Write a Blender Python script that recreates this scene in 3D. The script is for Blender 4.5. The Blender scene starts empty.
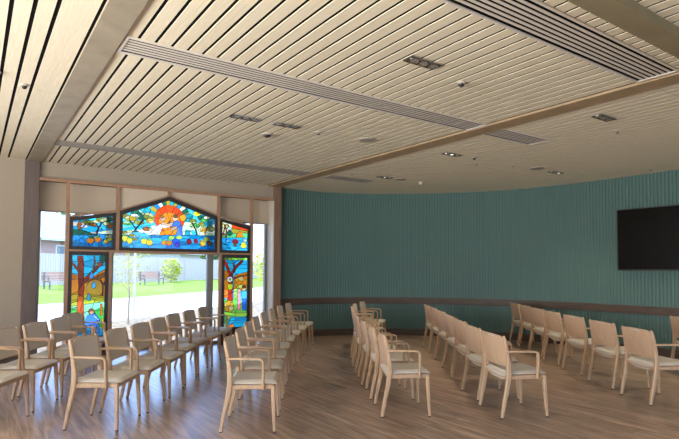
import bpy, bmesh, math, random
import numpy as np
from mathutils import Vector, Matrix

random.seed(7)
scene = bpy.context.scene
COL = scene.collection
PI = math.pi
H = 3.145          # ceiling height
EYE = 1.45

# ------------------------------------------------------------------ materials
def new_mat(name):
    m = bpy.data.materials.new(name); m.use_nodes = True
    nt = m.node_tree; nt.nodes.clear()
    out = nt.nodes.new('ShaderNodeOutputMaterial')
    return m, nt, out

def link(nt, a, b): nt.links.new(a, b)

def plain(name, col, rough=.6, metal=0, spec=.5, bump=0, bscale=200):
    m, nt, out = new_mat(name)
    p = nt.nodes.new('ShaderNodeBsdfPrincipled')
    p.inputs['Base Color'].default_value = (*col, 1); p.inputs['Roughness'].default_value = rough
    p.inputs['Metallic'].default_value = metal; p.inputs['Specular IOR Level'].default_value = spec
    tc = nt.nodes.new('ShaderNodeTexCoord')
    n = nt.nodes.new('ShaderNodeTexNoise'); n.inputs['Scale'].default_value = bscale; n.inputs['Detail'].default_value = 3
    link(nt, tc.outputs['Object'], n.inputs['Vector'])
    mx = nt.nodes.new('ShaderNodeMix'); mx.data_type = 'RGBA'
    mx.inputs[6].default_value = (*[c * .93 for c in col], 1); mx.inputs[7].default_value = (*[min(1, c * 1.05) for c in col], 1)
    link(nt, n.outputs['Fac'], mx.inputs[0]); link(nt, mx.outputs[2], p.inputs['Base Color'])
    if bump:
        b = nt.nodes.new('ShaderNodeBump'); b.inputs['Strength'].default_value = bump; b.inputs['Distance'].default_value = .004
        link(nt, n.outputs['Fac'], b.inputs['Height']); link(nt, b.outputs['Normal'], p.inputs['Normal'])
    link(nt, p.outputs[0], out.inputs[0])
    return m

def wood(name, a, b, scale=(1, 12, 12), rough=.45, spec=.4, nscale=5, bump=.05):
    m, nt, out = new_mat(name)
    p = nt.nodes.new('ShaderNodeBsdfPrincipled'); p.inputs['Roughness'].default_value = rough
    p.inputs['Specular IOR Level'].default_value = spec
    tc = nt.nodes.new('ShaderNodeTexCoord'); mp = nt.nodes.new('ShaderNodeMapping'); mp.inputs['Scale'].default_value = scale
    n = nt.nodes.new('ShaderNodeTexNoise'); n.inputs['Scale'].default_value = nscale; n.inputs['Detail'].default_value = 6
    n.inputs['Distortion'].default_value = .4
    r = nt.nodes.new('ShaderNodeValToRGB')
    r.color_ramp.elements[0].position = .3; r.color_ramp.elements[0].color = (*a, 1)
    r.color_ramp.elements[1].position = .7; r.color_ramp.elements[1].color = (*b, 1)
    link(nt, tc.outputs['Object'], mp.inputs[0]); link(nt, mp.outputs[0], n.inputs['Vector']); link(nt, n.outputs['Fac'], r.inputs[0])
    link(nt, r.outputs[0], p.inputs['Base Color'])
    bm = nt.nodes.new('ShaderNodeBump'); bm.inputs['Strength'].default_value = bump; bm.inputs['Distance'].default_value = .002
    link(nt, n.outputs['Fac'], bm.inputs['Height']); link(nt, bm.outputs['Normal'], p.inputs['Normal'])
    link(nt, p.outputs[0], out.inputs[0])
    return m

def floor_mat():
    m, nt, out = new_mat('vinyl_planks')
    p = nt.nodes.new('ShaderNodeBsdfPrincipled')
    tc = nt.nodes.new('ShaderNodeTexCoord'); mp = nt.nodes.new('ShaderNodeMapping')
    mp.inputs['Rotation'].default_value = (0, 0, PI / 2)
    br = nt.nodes.new('ShaderNodeTexBrick')
    br.offset = .37; br.inputs['Scale'].default_value = 1
    br.inputs['Brick Width'].default_value = 1.2; br.inputs['Row Height'].default_value = .18
    br.inputs['Mortar Size'].default_value = .0012; br.inputs['Bias'].default_value = 0
    br.inputs['Color1'].default_value = (*FLOOR_A, 1); br.inputs['Color2'].default_value = (*FLOOR_B, 1)
    br.inputs['Mortar'].default_value = (.05, .035, .025, 1)
    link(nt, tc.outputs['Object'], mp.inputs[0]); link(nt, mp.outputs[0], br.inputs['Vector'])
    m2 = nt.nodes.new('ShaderNodeMapping'); m2.inputs['Scale'].default_value = (16, 1.1, 1)
    n = nt.nodes.new('ShaderNodeTexNoise'); n.inputs['Scale'].default_value = 1.6; n.inputs['Detail'].default_value = 7; n.inputs['Distortion'].default_value = .6
    link(nt, tc.outputs['Object'], m2.inputs[0]); link(nt, m2.outputs[0], n.inputs['Vector'])
    r = nt.nodes.new('ShaderNodeValToRGB')
    r.color_ramp.elements[0].position = .34; r.color_ramp.elements[0].color = (.50, .47, .45, 1)
    r.color_ramp.elements[1].position = .68; r.color_ramp.elements[1].color = (1.3, 1.3, 1.3, 1)
    link(nt, n.outputs['Fac'], r.inputs[0])
    mx = nt.nodes.new('ShaderNodeMix'); mx.data_type = 'RGBA'; mx.blend_type = 'MULTIPLY'; mx.inputs[0].default_value = 1
    link(nt, br.outputs['Color'], mx.inputs[6]); link(nt, r.outputs[0], mx.inputs[7])
    link(nt, mx.outputs[2], p.inputs['Base Color'])
    rr = nt.nodes.new('ShaderNodeMapRange'); rr.inputs['To Min'].default_value = .24; rr.inputs['To Max'].default_value = .38
    link(nt, n.outputs['Fac'], rr.inputs['Value']); link(nt, rr.outputs[0], p.inputs['Roughness'])
    p.inputs['Specular IOR Level'].default_value = .62; p.inputs['Specular Tint'].default_value = (.78, .89, 1, 1)  # blue sky sheen put into the specular tint
    bm = nt.nodes.new('ShaderNodeBump'); bm.inputs['Strength'].default_value = .12; bm.inputs['Distance'].default_value = .002
    link(nt, n.outputs['Fac'], bm.inputs['Height']); link(nt, bm.outputs['Normal'], p.inputs['Normal'])
    link(nt, p.outputs[0], out.inputs[0])
    return m

def pane_mat():
    m, nt, out = new_mat('clear_glass')
    t = nt.nodes.new('ShaderNodeBsdfTransparent'); t.inputs[0].default_value = (.93, .96, .95, 1)
    g = nt.nodes.new('ShaderNodeBsdfGlossy'); g.inputs['Roughness'].default_value = .02
    f = nt.nodes.new('ShaderNodeFresnel'); f.inputs['IOR'].default_value = 1.35
    mx = nt.nodes.new('ShaderNodeMixShader')
    link(nt, f.outputs[0], mx.inputs[0]); link(nt, t.outputs[0], mx.inputs[1]); link(nt, g.outputs[0], mx.inputs[2]); link(nt, mx.outputs[0], out.inputs[0])
    return m

def stained_mat():
    m, nt, out = new_mat('stained_glass')
    a = nt.nodes.new('ShaderNodeAttribute'); a.attribute_name = 'glass_colour'
    tr = nt.nodes.new('ShaderNodeBsdfTranslucent'); tp = nt.nodes.new('ShaderNodeBsdfTransparent'); gl = nt.nodes.new('ShaderNodeBsdfGlossy')
    gl.inputs['Roughness'].default_value = .15
    m1 = nt.nodes.new('ShaderNodeMixShader'); m1.inputs[0].default_value = STAIN_CLEAR
    m2 = nt.nodes.new('ShaderNodeMixShader'); m2.inputs[0].default_value = .04
    link(nt, a.outputs['Color'], tr.inputs[0]); link(nt, a.outputs['Color'], tp.inputs[0])
    link(nt, tr.outputs[0], m1.inputs[1]); link(nt, tp.outputs[0], m1.inputs[2])
    link(nt, m1.outputs[0], m2.inputs[1]); link(nt, gl.outputs[0], m2.inputs[2]); link(nt, m2.outputs[0], out.inputs[0])
    return m

def blind_mat():
    m, nt, out = new_mat('blind_fabric')
    d = nt.nodes.new('ShaderNodeBsdfDiffuse'); t = nt.nodes.new('ShaderNodeBsdfTranslucent')
    tc = nt.nodes.new('ShaderNodeTexCoord'); n = nt.nodes.new('ShaderNodeTexNoise'); n.inputs['Scale'].default_value = 400
    link(nt, tc.outputs['Object'], n.inputs['Vector'])
    r = nt.nodes.new('ShaderNodeValToRGB'); r.color_ramp.elements[0].color = (.64, .54, .42, 1); r.color_ramp.elements[1].color = (.70, .60, .47, 1)
    link(nt, n.outputs['Fac'], r.inputs[0]); link(nt, r.outputs[0], d.inputs[0]); t.inputs[0].default_value = (.55, .42, .28, 1)
    mx = nt.nodes.new('ShaderNodeMixShader'); mx.inputs[0].default_value = .2
    link(nt, d.outputs[0], mx.inputs[1]); link(nt, t.outputs[0], mx.inputs[2]); link(nt, mx.outputs[0], out.inputs[0])
    return m

def emit(name, col, s):
    m, nt, out = new_mat(name)
    e = nt.nodes.new('ShaderNodeEmission'); e.inputs[0].default_value = (*col, 1); e.inputs[1].default_value = s
    link(nt, e.outputs[0], out.inputs[0]); return m

def mottled(name, stops, scale, rough=.9):
    m, nt, out = new_mat(name)
    p = nt.nodes.new('ShaderNodeBsdfPrincipled'); p.inputs['Roughness'].default_value = rough; p.inputs['Specular IOR Level'].default_value = .2
    tc = nt.nodes.new('ShaderNodeTexCoord'); n = nt.nodes.new('ShaderNodeTexNoise'); n.inputs['Scale'].default_value = scale; n.inputs['Detail'].default_value = 8
    r = nt.nodes.new('ShaderNodeValToRGB')
    r.color_ramp.elements[0].position = .3; r.color_ramp.elements[0].color = (*stops[0], 1)
    r.color_ramp.elements[1].position = .7; r.color_ramp.elements[1].color = (*stops[1], 1)
    link(nt, tc.outputs['Object'], n.inputs['Vector']); link(nt, n.outputs['Fac'], r.inputs[0]); link(nt, r.outputs[0], p.inputs['Base Color'])
    link(nt, p.outputs[0], out.inputs[0]); return m

def brick_mat():
    m, nt, out = new_mat('house_brick')
    p = nt.nodes.new('ShaderNodeBsdfPrincipled'); p.inputs['Roughness'].default_value = .9
    tc = nt.nodes.new('ShaderNodeTexCoord'); mp = nt.nodes.new('ShaderNodeMapping'); mp.inputs['Rotation'].default_value = (PI / 2, 0, 0)
    br = nt.nodes.new('ShaderNodeTexBrick'); br.inputs['Scale'].default_value = 4
    br.inputs['Color1'].default_value = (.20, .05, .035, 1); br.inputs['Color2'].default_value = (.28, .10, .07, 1); br.inputs['Mortar'].default_value = (.5, .45, .4, 1)
    link(nt, tc.outputs['Object'], mp.inputs[0]); link(nt, mp.outputs[0], br.inputs['Vector']); link(nt, br.outputs['Color'], p.inputs['Base Color']); link(nt, p.outputs[0], out.inputs[0])
    return m

FLOOR_A = (.42, .30, .215); FLOOR_B = (.32, .225, .16)
STAIN_CLEAR = .5
M = dict(
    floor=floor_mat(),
    slat=wood('ceiling_slat_wood', (.62, .56, .425), (.72, .66, .51), (30, 1.2, 1), .6, .3, 4, .02),
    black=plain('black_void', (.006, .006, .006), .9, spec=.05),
    beamwarm=wood('beam_veneer_warm', (.30, .215, .125), (.38, .275, .165), (3, 3, 3), .55, .3, 1.5, .02),
    beamdark=wood('beam_veneer_dark', (.19, .16, .095), (.25, .215, .13), (3, 3, 3), .55, .3, 1.5, .02),  # beam veneer darkened; the cross beam's dim lighting is put into the colour
    beam=wood('beam_veneer', (.26, .225, .165), (.33, .285, .21), (3, 3, 3), .55, .3, 1.5, .02),
    white=plain('white_powdercoat', (.62, .57, .50), .4),
    wall=plain('beige_paint', (.37, .315, .245), .8, bump=.02),
    teal=plain('teal_reeded_panel', (.078, .150, .136), .55, spec=.35, bscale=3),
    rail=wood('dark_timber_rail', (.060, .042, .032), (.095, .068, .052), (2, 2, 14), .5, .3, 2),
    reveal=plain('cream_reveal', (.62, .56, .47), .7),
    infill=plain('beige_infill_board', (.62, .53, .42), .8),
    column=wood('column_veneer', (.125, .098, .088), (.17, .135, .12), (14, 14, 1), .5, .3, 3),
    column2=wood('brown_column_veneer', (.20, .125, .085), (.27, .17, .12), (14, 14, 1), .5, .3, 3),
    oak=wood('screen_oak', (.33, .19, .115), (.43, .26, .165), (8, 8, 1), .5, .3, 4),
    dark=plain('dark_panel_frame', (.030, .026, .026), .5),
    alu=plain('grey_aluminium', (.26, .24, .22), .45, metal=.3),
    pane=pane_mat(), stained=stained_mat(), blind=blind_mat(),
    chair=wood('chair_beech', (.425, .283, .165), (.505, .348, .212), (12, 12, 2), .4, .4, 5),
    chairback=wood('chair_back_ply', (.46, .31, .20), (.54, .375, .25), (1.5, 12, 2), .4, .4, 5),
    seat=plain('cream_seat_vinyl', (.58, .53, .44), .55, bump=.05, bscale=300),
    backpad=plain('stone_back_fabric', (.60, .54, .47), .75, bump=.1, bscale=500),
    glide=plain('black_glide', (.015, .013, .012), .5),
    tv=plain('black_screen', (.004, .0038, .0038), .2, spec=.2), tvb=plain('black_bezel', (.012, .010, .009), .4),
    chrome=plain('brushed_steel', (.55, .54, .52), .25, metal=1), lampblack=plain('lamp_housing', (.26, .24, .20), .5),
    lens=emit('lamp_lens', (1, .93, .8), 1.6), lensoff=plain('frosted_lens', (.30, .28, .25), .3),
    grille=plain('grey_grille', (.30, .27, .235), .6), plastic=plain('grey_plastic', (.42, .38, .33), .5),
    gravel=mottled('gravel', ((.13, .085, .038), (.36, .235, .12)), 9),
    concrete=mottled('pale_concrete', ((.62, .60, .57), (.72, .70, .67)), 1.2),
    lawn=mottled('lawn_grass', ((.14, .19, .010), (.20, .25, .015)), 3),
    fence=plain('pale_steel_fence', (.48, .37, .275), .6), brick=brick_mat(),
    roof=mottled('roof_tiles', ((.26, .235, .225), (.36, .33, .31)), 3), render=plain('pale_render', (.55, .50, .45), .8),
    winglass=plain('house_glass', (.10, .12, .14), .1), bench=wood('bench_slats', (.36, .15, .08), (.44, .21, .12), (1, 8, 8), .6),
    benchmetal=plain('bench_metal', (.10, .10, .11), .4), bark=mottled('bark', ((.40, .28, .14), (.54, .40, .22)), 9),
    leaf=mottled('leaves', ((.42, .44, .03), (.66, .60, .07)), 5), leafdark=mottled('dark_leaves', ((.07, .13, .03), (.16, .24, .06)), 4),
    stake=plain('white_stake', (.70, .68, .64), .6),
)

# ------------------------------------------------------------------ mesh builder
class MB:
    def __init__(s): s.v = []; s.f = []; s.mi = []
    def add(s, vs, fs, mi=0):
        o = len(s.v); s.v += [tuple(p) for p in vs]; s.f += [tuple(i + o for i in f) for f in fs]; s.mi += [mi] * len(fs); return s
    def box(s, x0, x1, y0, y1, z0, z1, mi=0, T=None):
        vs = [Vector((x, y, z)) for z in (z0, z1) for y in (y0, y1) for x in (x0, x1)]
        if T is not None: vs = [T @ v for v in vs]
        return s.add(vs, [(0, 2, 3, 1), (4, 5, 7, 6), (0, 1, 5, 4), (2, 6, 7, 3), (0, 4, 6, 2), (1, 3, 7, 5)], mi)
    def cyl(s, c, r, z0, z1, n=16, mi=0, r1=None):
        r1 = r if r1 is None else r1
        vs = [(c[0] + r * math.cos(2 * PI * i / n), c[1] + r * math.sin(2 * PI * i / n), z0) for i in range(n)]
        vs += [(c[0] + r1 * math.cos(2 * PI * i / n), c[1] + r1 * math.sin(2 * PI * i / n), z1) for i in range(n)]
        fs = [(i, (i + 1) % n, n + (i + 1) % n, n + i) for i in range(n)] + [tuple(range(n - 1, -1, -1)), tuple(range(n, 2 * n))]
        return s.add(vs, fs, mi)
    def lathe(s, c, prof, n=20, mi=0):
        vs = []; fs = []; k = len(prof)
        for r, z in prof:
            vs += [(c[0] + max(r, 1e-4) * math.cos(2 * PI * i / n), c[1] + max(r, 1e-4) * math.sin(2 * PI * i / n), z) for i in range(n)]
        for j in range(k - 1):
            fs += [(j * n + i, j * n + (i + 1) % n, (j + 1) * n + (i + 1) % n, (j + 1) * n + i) for i in range(n)]
        fs += [tuple(range(n - 1, -1, -1)), tuple((k - 1) * n + i for i in range(n))]
        return s.add(vs, fs, mi)
    def sweep(s, pts, secs, side=Vector((0, 1, 0)), mi=0):
        """rounded-rectangle section (half width along side, half thickness) swept along pts"""
        pts = [Vector(p) for p in pts]; n = len(pts); rings = []
        for i, p in enumerate(pts):
            t = (pts[min(i + 1, n - 1)] - pts[max(i - 1, 0)]).normalized()
            b = side - t * side.dot(t); b.normalize(); nn = t.cross(b)
            a, h = secs[i] if isinstance(secs, list) else secs
            c = min(a, h) * .45
            q = [(a - c, -h), (a, -h + c), (a, h - c), (a - c, h), (-a + c, h), (-a, h - c), (-a, -h + c), (-a + c, -h)]
            rings.append([p + b * u + nn * w for u, w in q])
        vs = [v for r in rings for v in r]; m = 8
        fs = [(i * m + j, i * m + (j + 1) % m, (i + 1) * m + (j + 1) % m, (i + 1) * m + j) for i in range(n - 1) for j in range(m)]
        fs += [tuple(range(m - 1, -1, -1)), tuple((n - 1) * m + j for j in range(m))]
        return s.add(vs, fs, mi)
    def prism(s, poly, y0, y1, mi=0):
        """outline in x,z extruded along y"""
        n = len(poly)
        vs = [(x, y0, z) for x, z in poly] + [(x, y1, z) for x, z in poly]
        fs = [tuple(range(n)), tuple(range(2 * n - 1, n - 1, -1))] + [(i, n + i, n + (i + 1) % n, (i + 1) % n) for i in range(n)]
        return s.add(vs, fs, mi)
    def build(s, name, mats, parent=None, smooth=False, kind=None, label=None):
        me = bpy.data.meshes.new(name); me.from_pydata(s.v, [], s.f)
        mats = mats if isinstance(mats, (list, tuple)) else [mats]
        for m in mats: me.materials.append(m)
        me.polygons.foreach_set('material_index', s.mi)
        bm = bmesh.new(); bm.from_mesh(me); bmesh.ops.recalc_face_normals(bm, faces=bm.faces); bm.to_mesh(me); bm.free()
        if smooth:
            me.polygons.foreach_set('use_smooth', [True] * len(me.polygons))
            try: me.set_sharp_from_angle(angle=math.radians(40))
            except Exception: pass
        me.update()
        o = bpy.data.objects.new(name, me); COL.objects.link(o)
        if parent: o.parent = parent
        if kind: o['kind'] = kind
        if label: o['label'] = label
        return o

def thing(name, label, cat, loc=(0, 0, 0), rot=0, group=None):
    o = bpy.data.objects.new(name, None); COL.objects.link(o); o.empty_display_size = .1
    o.location = loc; o.rotation_euler = (0, 0, rot); o['label'] = label; o['category'] = cat
    if group: o['group'] = group
    return o
def tag(o, label, cat, group=None):
    o['label'] = label; o['category'] = cat
    if group: o['group'] = group
    return o
def struct(mb, name, m, smooth=False): return mb.build(name, m, None, smooth, 'structure')
def copy_tree(root, loc, rot, label, group):
    r = root.copy(); COL.objects.link(r); r.location = loc; r.rotation_euler = (0, 0, rot); r['label'] = label; r['group'] = group
    for ch in list(root.children):
        c = ch.copy(); COL.objects.link(c); c.parent = r
        for g in list(ch.children):
            d = g.copy(); COL.objects.link(d); d.parent = c
    return r
SKY = 2.2; SUN = 3.6; EXPO = 0.78; TILT = .85; LAMP = 78; SPREAD = math.radians(140)
LEFT_E = (0, 425, 195); BACK_E = (6, 10, 12)
PICTURES = {
 'centre': [
  ('bg',(.1,.62,.72),4),
  ('p',[(2.046,2.147),(3.088,2.257),(3.091,2.053),(2.049,2.01)],(.95,.85,.55),4),
  ('p',[(2.046,2.133),(2.55,2.209),(2.578,2.159),(2.047,2.073)],(.05,.6,.75),4),
  ('p',[(3.097,2.302),(3.753,2.293),(3.757,2.035),(3.102,2.01)],(.95,.85,.55),4),
  ('p',[(3.188,2.16),(3.399,2.134),(3.385,2.036),(3.161,2.027)],(.03,.4,.38),4),
  ('r',2.89,2.319,.24,.39,14,[(.03,.4,.38),(.62,.4,.04),(.02,.16,.08),(.95,.85,.55),(.05,.3,.5),(.62,.4,.04)]),
  ('e',2.889,2.333,.268,.254,(.98,.1,.015),6),
  ('e',2.89,2.29,.191,.167,(1,.3,.02),6),
  ('p',[(2.718,2.095),(2.973,2.193),(3.09,2.12),(3.092,2.039),(2.719,2.038)],(1,.3,.02),0),
  ('e',2.132,2.344,.079,.039,(.32,.3,.05),2),
  ('e',2.225,2.308,.106,.045,(.62,.4,.04),2),
  ('e',2.329,2.398,.113,.056,(.02,.16,.08),2),
  ('e',2.449,2.462,.104,.051,(.03,.4,.38),2),
  ('e',2.425,2.334,.103,.045,(.02,.16,.08),2),
  ('e',2.519,2.368,.083,.062,(.32,.3,.05),2),
  ('e',2.174,2.222,.09,.036,(.12,.45,.1),2),
  ('e',2.359,2.246,.092,.039,(.32,.3,.05),2),
  ('e',2.548,2.285,.072,.045,(.62,.4,.04),2),
  ('e',2.277,2.367,.066,.025,(.95,.93,.85),2),
  ('e',2.496,2.141,.077,.04,(.45,.13,.03),2),
  ('l',[(2.257,2.019),(2.308,2.132),(2.373,2.219),(2.426,2.292)],.012,(.03,.025,.02),3),
  ('l',[(2.308,2.132),(2.253,2.213),(2.199,2.279)],.008,(.03,.025,.02),3),
  ('e',2.309,2.068,.059,.039,(.02,.16,.08),2),
  ('e',3.243,2.413,.078,.047,(.03,.4,.38),2),
  ('e',3.32,2.329,.073,.041,(.32,.3,.05),2),
  ('e',3.393,2.467,.074,.042,(.95,.7,.04),2),
  ('e',3.471,2.397,.068,.048,(.02,.16,.08),2),
  ('e',3.549,2.357,.074,.054,(.12,.45,.1),2),
  ('e',3.352,2.242,.097,.047,(.12,.45,.1),2),
  ('e',3.504,2.279,.08,.048,(.32,.3,.05),2),
  ('e',3.612,2.285,.081,.06,(.03,.4,.38),2),
  ('e',3.594,2.405,.069,.03,(.95,.85,.55),2),
  ('e',3.66,2.197,.076,.054,(.32,.3,.05),2),
  ('e',3.521,2.176,.074,.047,(.62,.4,.04),2),
  ('e',3.324,2.107,.06,.047,(.05,.6,.75),2),
  ('e',3.155,2.363,.054,.042,(.05,.3,.35),2),
  ('l',[(3.416,2.022),(3.374,2.169),(3.306,2.284)],.011,(.03,.025,.02),3),
  ('l',[(3.618,1.895),(3.553,2.057),(3.566,2.208)],.013,(.45,.13,.03),3),
  ('p',[(2.049,2.005),(3.091,2.059),(3.096,1.777),(2.054,1.751)],(.01,.27,.48),1),
  ('p',[(3.072,2.058),(3.933,2.079),(3.937,1.797),(3.077,1.776)],(.01,.27,.48),1),
  ('p',[(2.203,2.08),(2.471,2.07),(2.582,1.99),(2.285,1.979)],(.2,.55,.8),1),
  ('p',[(2.52,2.044),(2.688,2.216),(2.757,2.268),(2.814,2.243),(2.957,2.279),(3.0,2.253),(2.915,2.199),(2.773,2.169),(2.649,2.055)],(.95,.93,.85),0),
  ('e',2.764,2.34,.048,.052,(.8,.42,.22),3),
  ('e',2.747,2.374,.039,.028,(.45,.13,.03),3),
  ('l',[(2.757,2.254),(2.871,2.226),(2.972,2.231)],.02,(.8,.42,.22),3),
  ('e',2.988,2.359,.05,.053,(.8,.42,.22),3),
  ('e',2.994,2.397,.046,.032,(.22,.08,.03),3),
  ('p',[(2.925,2.191),(2.966,2.309),(3.068,2.315),(3.113,2.229),(3.131,2.04),(2.991,2.029),(3.041,2.153)],(.12,.25,.62),0),
  ('p',[(2.897,2.175),(3.011,2.224),(3.035,2.182),(2.926,2.113)],(.8,.42,.22),3),
  ('e',3.125,2.376,.06,.065,(1,.3,.02),0),
  ('e',2.087,2.012,.057,.027,(.62,.4,.04),2),
  ('e',2.257,2.019,.059,.028,(.32,.3,.05),2),
  ('e',2.125,2.069,.057,.027,(.32,.3,.05),2),
  ('e',2.203,2.08,.058,.028,(.32,.3,.05),2),
  ('e',2.063,1.929,.057,.027,(.62,.4,.04),2),
  ('e',2.285,1.951,.059,.028,(.32,.3,.05),2),
  ('e',2.153,1.973,.058,.028,(.32,.3,.05),2),
  ('e',2.127,1.959,.042,.055,(.95,.7,.04),3),
  ('e',2.126,2.014,.025,.019,(.12,.45,.1),3),
  ('e',2.206,1.926,.043,.058,(.95,.7,.04),3),
  ('e',2.205,1.984,.025,.02,(.12,.45,.1),3),
  ('e',2.452,1.923,.054,.048,(.95,.7,.04),3),
  ('e',2.451,1.971,.032,.017,(.12,.45,.1),3),
  ('e',2.542,1.904,.055,.056,(.95,.7,.04),3),
  ('e',2.541,1.96,.033,.02,(.12,.45,.1),3),
  ('e',2.798,1.907,.048,.045,(1,.3,.02),3),
  ('e',2.797,1.952,.029,.016,(.12,.45,.1),3),
  ('e',2.886,1.91,.054,.051,(1,.3,.02),3),
  ('e',2.885,1.961,.032,.018,(.12,.45,.1),3),
  ('e',3.011,1.934,.069,.064,(.02,.12,.42),3),
  ('e',3.032,1.877,.041,.046,(.1,.05,.4),3),
  ('e',2.928,2.003,.052,.035,(.45,.75,.1),3),
  ('e',3.067,2.014,.053,.035,(.45,.75,.1),3),
  ('e',3.252,1.942,.05,.05,(.35,.02,.04),3),
  ('e',3.378,1.955,.039,.045,(.35,.02,.04),3),
  ('e',3.509,1.921,.062,.06,(.62,.4,.04),2),
  ('e',3.585,1.998,.063,.048,(.32,.3,.05),3),
  ('e',3.649,1.926,.05,.042,(.22,.08,.03),3),
 ],
 'left': [
  ('bg',(.05,.6,.75),4),
  ('p',[(1.3,2.201),(1.489,2.199),(1.931,2.318),(1.932,2.264),(1.49,2.146),(1.301,2.136)],(.85,.72,.38),4),
  ('p',[(1.493,2.032),(1.736,2.059),(1.936,2.101),(1.937,2.019),(1.494,2.006)],(.95,.85,.55),4),
  ('p',[(1.304,2.024),(1.937,2.019),(1.943,1.776),(1.31,1.759)],(.01,.27,.48),5),
  ('p',[(1.303,2.084),(1.468,2.079),(1.688,1.996),(1.305,1.98)],(.02,.16,.08),2),
  ('e',1.424,2.142,.038,.069,(.45,.13,.03),0),
  ('e',1.549,2.202,.088,.037,(.32,.3,.05),2),
  ('e',1.623,2.166,.069,.027,(.45,.13,.03),2),
  ('e',1.491,2.133,.053,.026,(.95,.93,.85),2),
  ('e',1.756,2.254,.09,.037,(.32,.3,.05),2),
  ('e',1.856,2.273,.071,.038,(.02,.16,.08),2),
  ('e',1.858,2.192,.086,.038,(.32,.3,.05),2),
  ('e',1.896,2.153,.051,.033,(.45,.13,.03),2),
  ('e',1.772,2.12,.075,.027,(.05,.6,.75),2),
  ('l',[(1.676,1.995),(1.71,2.117),(1.757,2.213)],.009,(.03,.025,.02),3),
  ('l',[(1.71,2.117),(1.679,2.182)],.006,(.03,.025,.02),3),
  ('l',[(1.456,2.104),(1.514,2.173)],.005,(.03,.025,.02),3),
  ('e',1.588,1.904,.058,.05,(1,.3,.02),3),
  ('e',1.586,1.954,.035,.018,(.12,.45,.1),3),
  ('e',1.702,1.929,.049,.048,(1,.3,.02),3),
  ('e',1.701,1.977,.029,.017,(.12,.45,.1),3),
  ('e',1.839,1.902,.043,.041,(.95,.7,.04),3),
  ('e',1.838,1.943,.026,.014,(.12,.45,.1),3),
  ('e',1.888,1.942,.038,.04,(.95,.7,.04),3),
  ('e',1.887,1.982,.023,.014,(.12,.45,.1),3),
  ('e',1.628,1.964,.058,.021,(.02,.16,.08),2),
  ('e',1.875,1.984,.055,.027,(.32,.3,.05),2),
 ],
 'right': [
  ('bg',(.95,.85,.55),4),
  ('p',[(4.083,2.317),(4.47,2.243),(4.471,2.187),(4.084,2.231)],(.98,.1,.015),0),
  ('p',[(4.084,2.225),(4.471,2.187),(4.472,2.133),(4.086,2.117)],(.62,.4,.04),4),
  ('p',[(3.843,2.106),(4.472,2.155),(4.473,2.038),(3.844,2.015)],(.15,.6,.2),0),
  ('p',[(4.169,2.058),(4.218,2.153),(4.251,2.177),(4.295,2.157),(4.336,2.065)],(1,.3,.02),0),
  ('p',[(3.844,2.036),(4.473,2.06),(4.476,1.802),(3.847,1.787)],(.02,.33,.58),1),
  ('e',3.904,2.277,.058,.043,(.62,.4,.04),2),
  ('e',3.922,2.186,.058,.037,(.85,.72,.38),2),
  ('e',3.985,2.266,.053,.037,(.32,.3,.05),2),
  ('e',4.035,2.222,.046,.031,(.05,.6,.75),2),
  ('e',4.046,2.136,.056,.053,(.02,.16,.08),2),
  ('e',3.913,2.094,.052,.037,(.32,.3,.05),2),
  ('l',[(3.972,2.041),(3.977,2.189),(3.943,2.279)],.013,(.22,.08,.03),3),
  ('l',[(3.913,2.109),(3.937,2.218)],.01,(.22,.08,.03),3),
  ('e',4.164,1.974,.066,.05,(.35,.03,.04),3),
  ('e',4.154,1.918,.034,.037,(.22,.08,.03),3),
  ('e',4.339,1.899,.064,.043,(.95,.7,.04),3),
  ('e',4.331,1.939,.048,.025,(.95,.7,.04),3),
  ('e',4.006,1.981,.052,.031,(.1,.25,.4),2),
  ('e',4.354,2.003,.055,.031,(.03,.4,.38),2),
 ],
 'tall_left': [
  ('bg',(.05,.6,.75),4),
  ('p',[(1.307,1.357),(1.614,1.289),(1.864,1.46),(1.875,.942),(1.316,.958)],(1,.3,.02),0),
  ('p',[(1.492,1.222),(1.614,1.272),(1.865,1.408),(1.867,1.322),(1.616,1.204)],(.45,.13,.03),0),
  ('e',1.674,1.111,.133,.143,(.95,.42,.08),3),
  ('p',[(1.315,1.008),(1.558,1.019),(1.874,.977),(1.876,.891),(1.319,.825)],(.62,.4,.04),4),
  ('p',[(1.318,.875),(1.59,.967),(1.748,.895),(1.875,.935),(1.878,.804),(1.32,.792)],(.55,.5,.05),0),
  ('p',[(1.319,.825),(1.876,.891),(1.889,.323),(1.33,.361)],(.35,.72,.35),0),
  ('p',[(1.32,.792),(1.47,.819),(1.536,.615),(1.325,.593)],(.12,.45,.1),0),
  ('p',[(1.673,.744),(1.798,.807),(1.88,.736),(1.886,.461),(1.758,.468)],(.1,.62,.08),0),
  ('p',[(1.328,.46),(1.508,.516),(1.887,.409),(1.889,.306),(1.33,.344)],(.01,.27,.48),1),
  ('p',[(1.399,1.642),(1.488,1.644),(1.512,1.154),(1.507,.818),(1.533,.481),(1.411,.488),(1.422,.821),(1.426,1.156)],(.35,.05,.02),0),
  ('p',[(1.418,.988),(1.503,.986),(1.533,.481),(1.411,.488)],(.75,.14,.03),0),
  ('l',[(1.498,1.205),(1.582,1.323),(1.689,1.442),(1.781,1.563)],.023,(.38,.06,.03),0),
  ('l',[(1.42,1.407),(1.364,1.491),(1.317,1.54)],.018,(.38,.06,.03),0),
  ('l',[(1.643,1.398),(1.664,1.562),(1.653,1.64)],.011,(.45,.13,.03),3),
  ('e',1.803,1.605,.071,.062,(.02,.16,.08),2),
  ('e',1.735,1.511,.051,.034,(.45,.13,.03),2),
  ('l',[(1.794,.996),(1.8,1.167),(1.756,1.254)],.011,(.3,.03,.05),3),
  ('l',[(1.8,1.15),(1.843,1.253)],.008,(.3,.03,.05),3),
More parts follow.
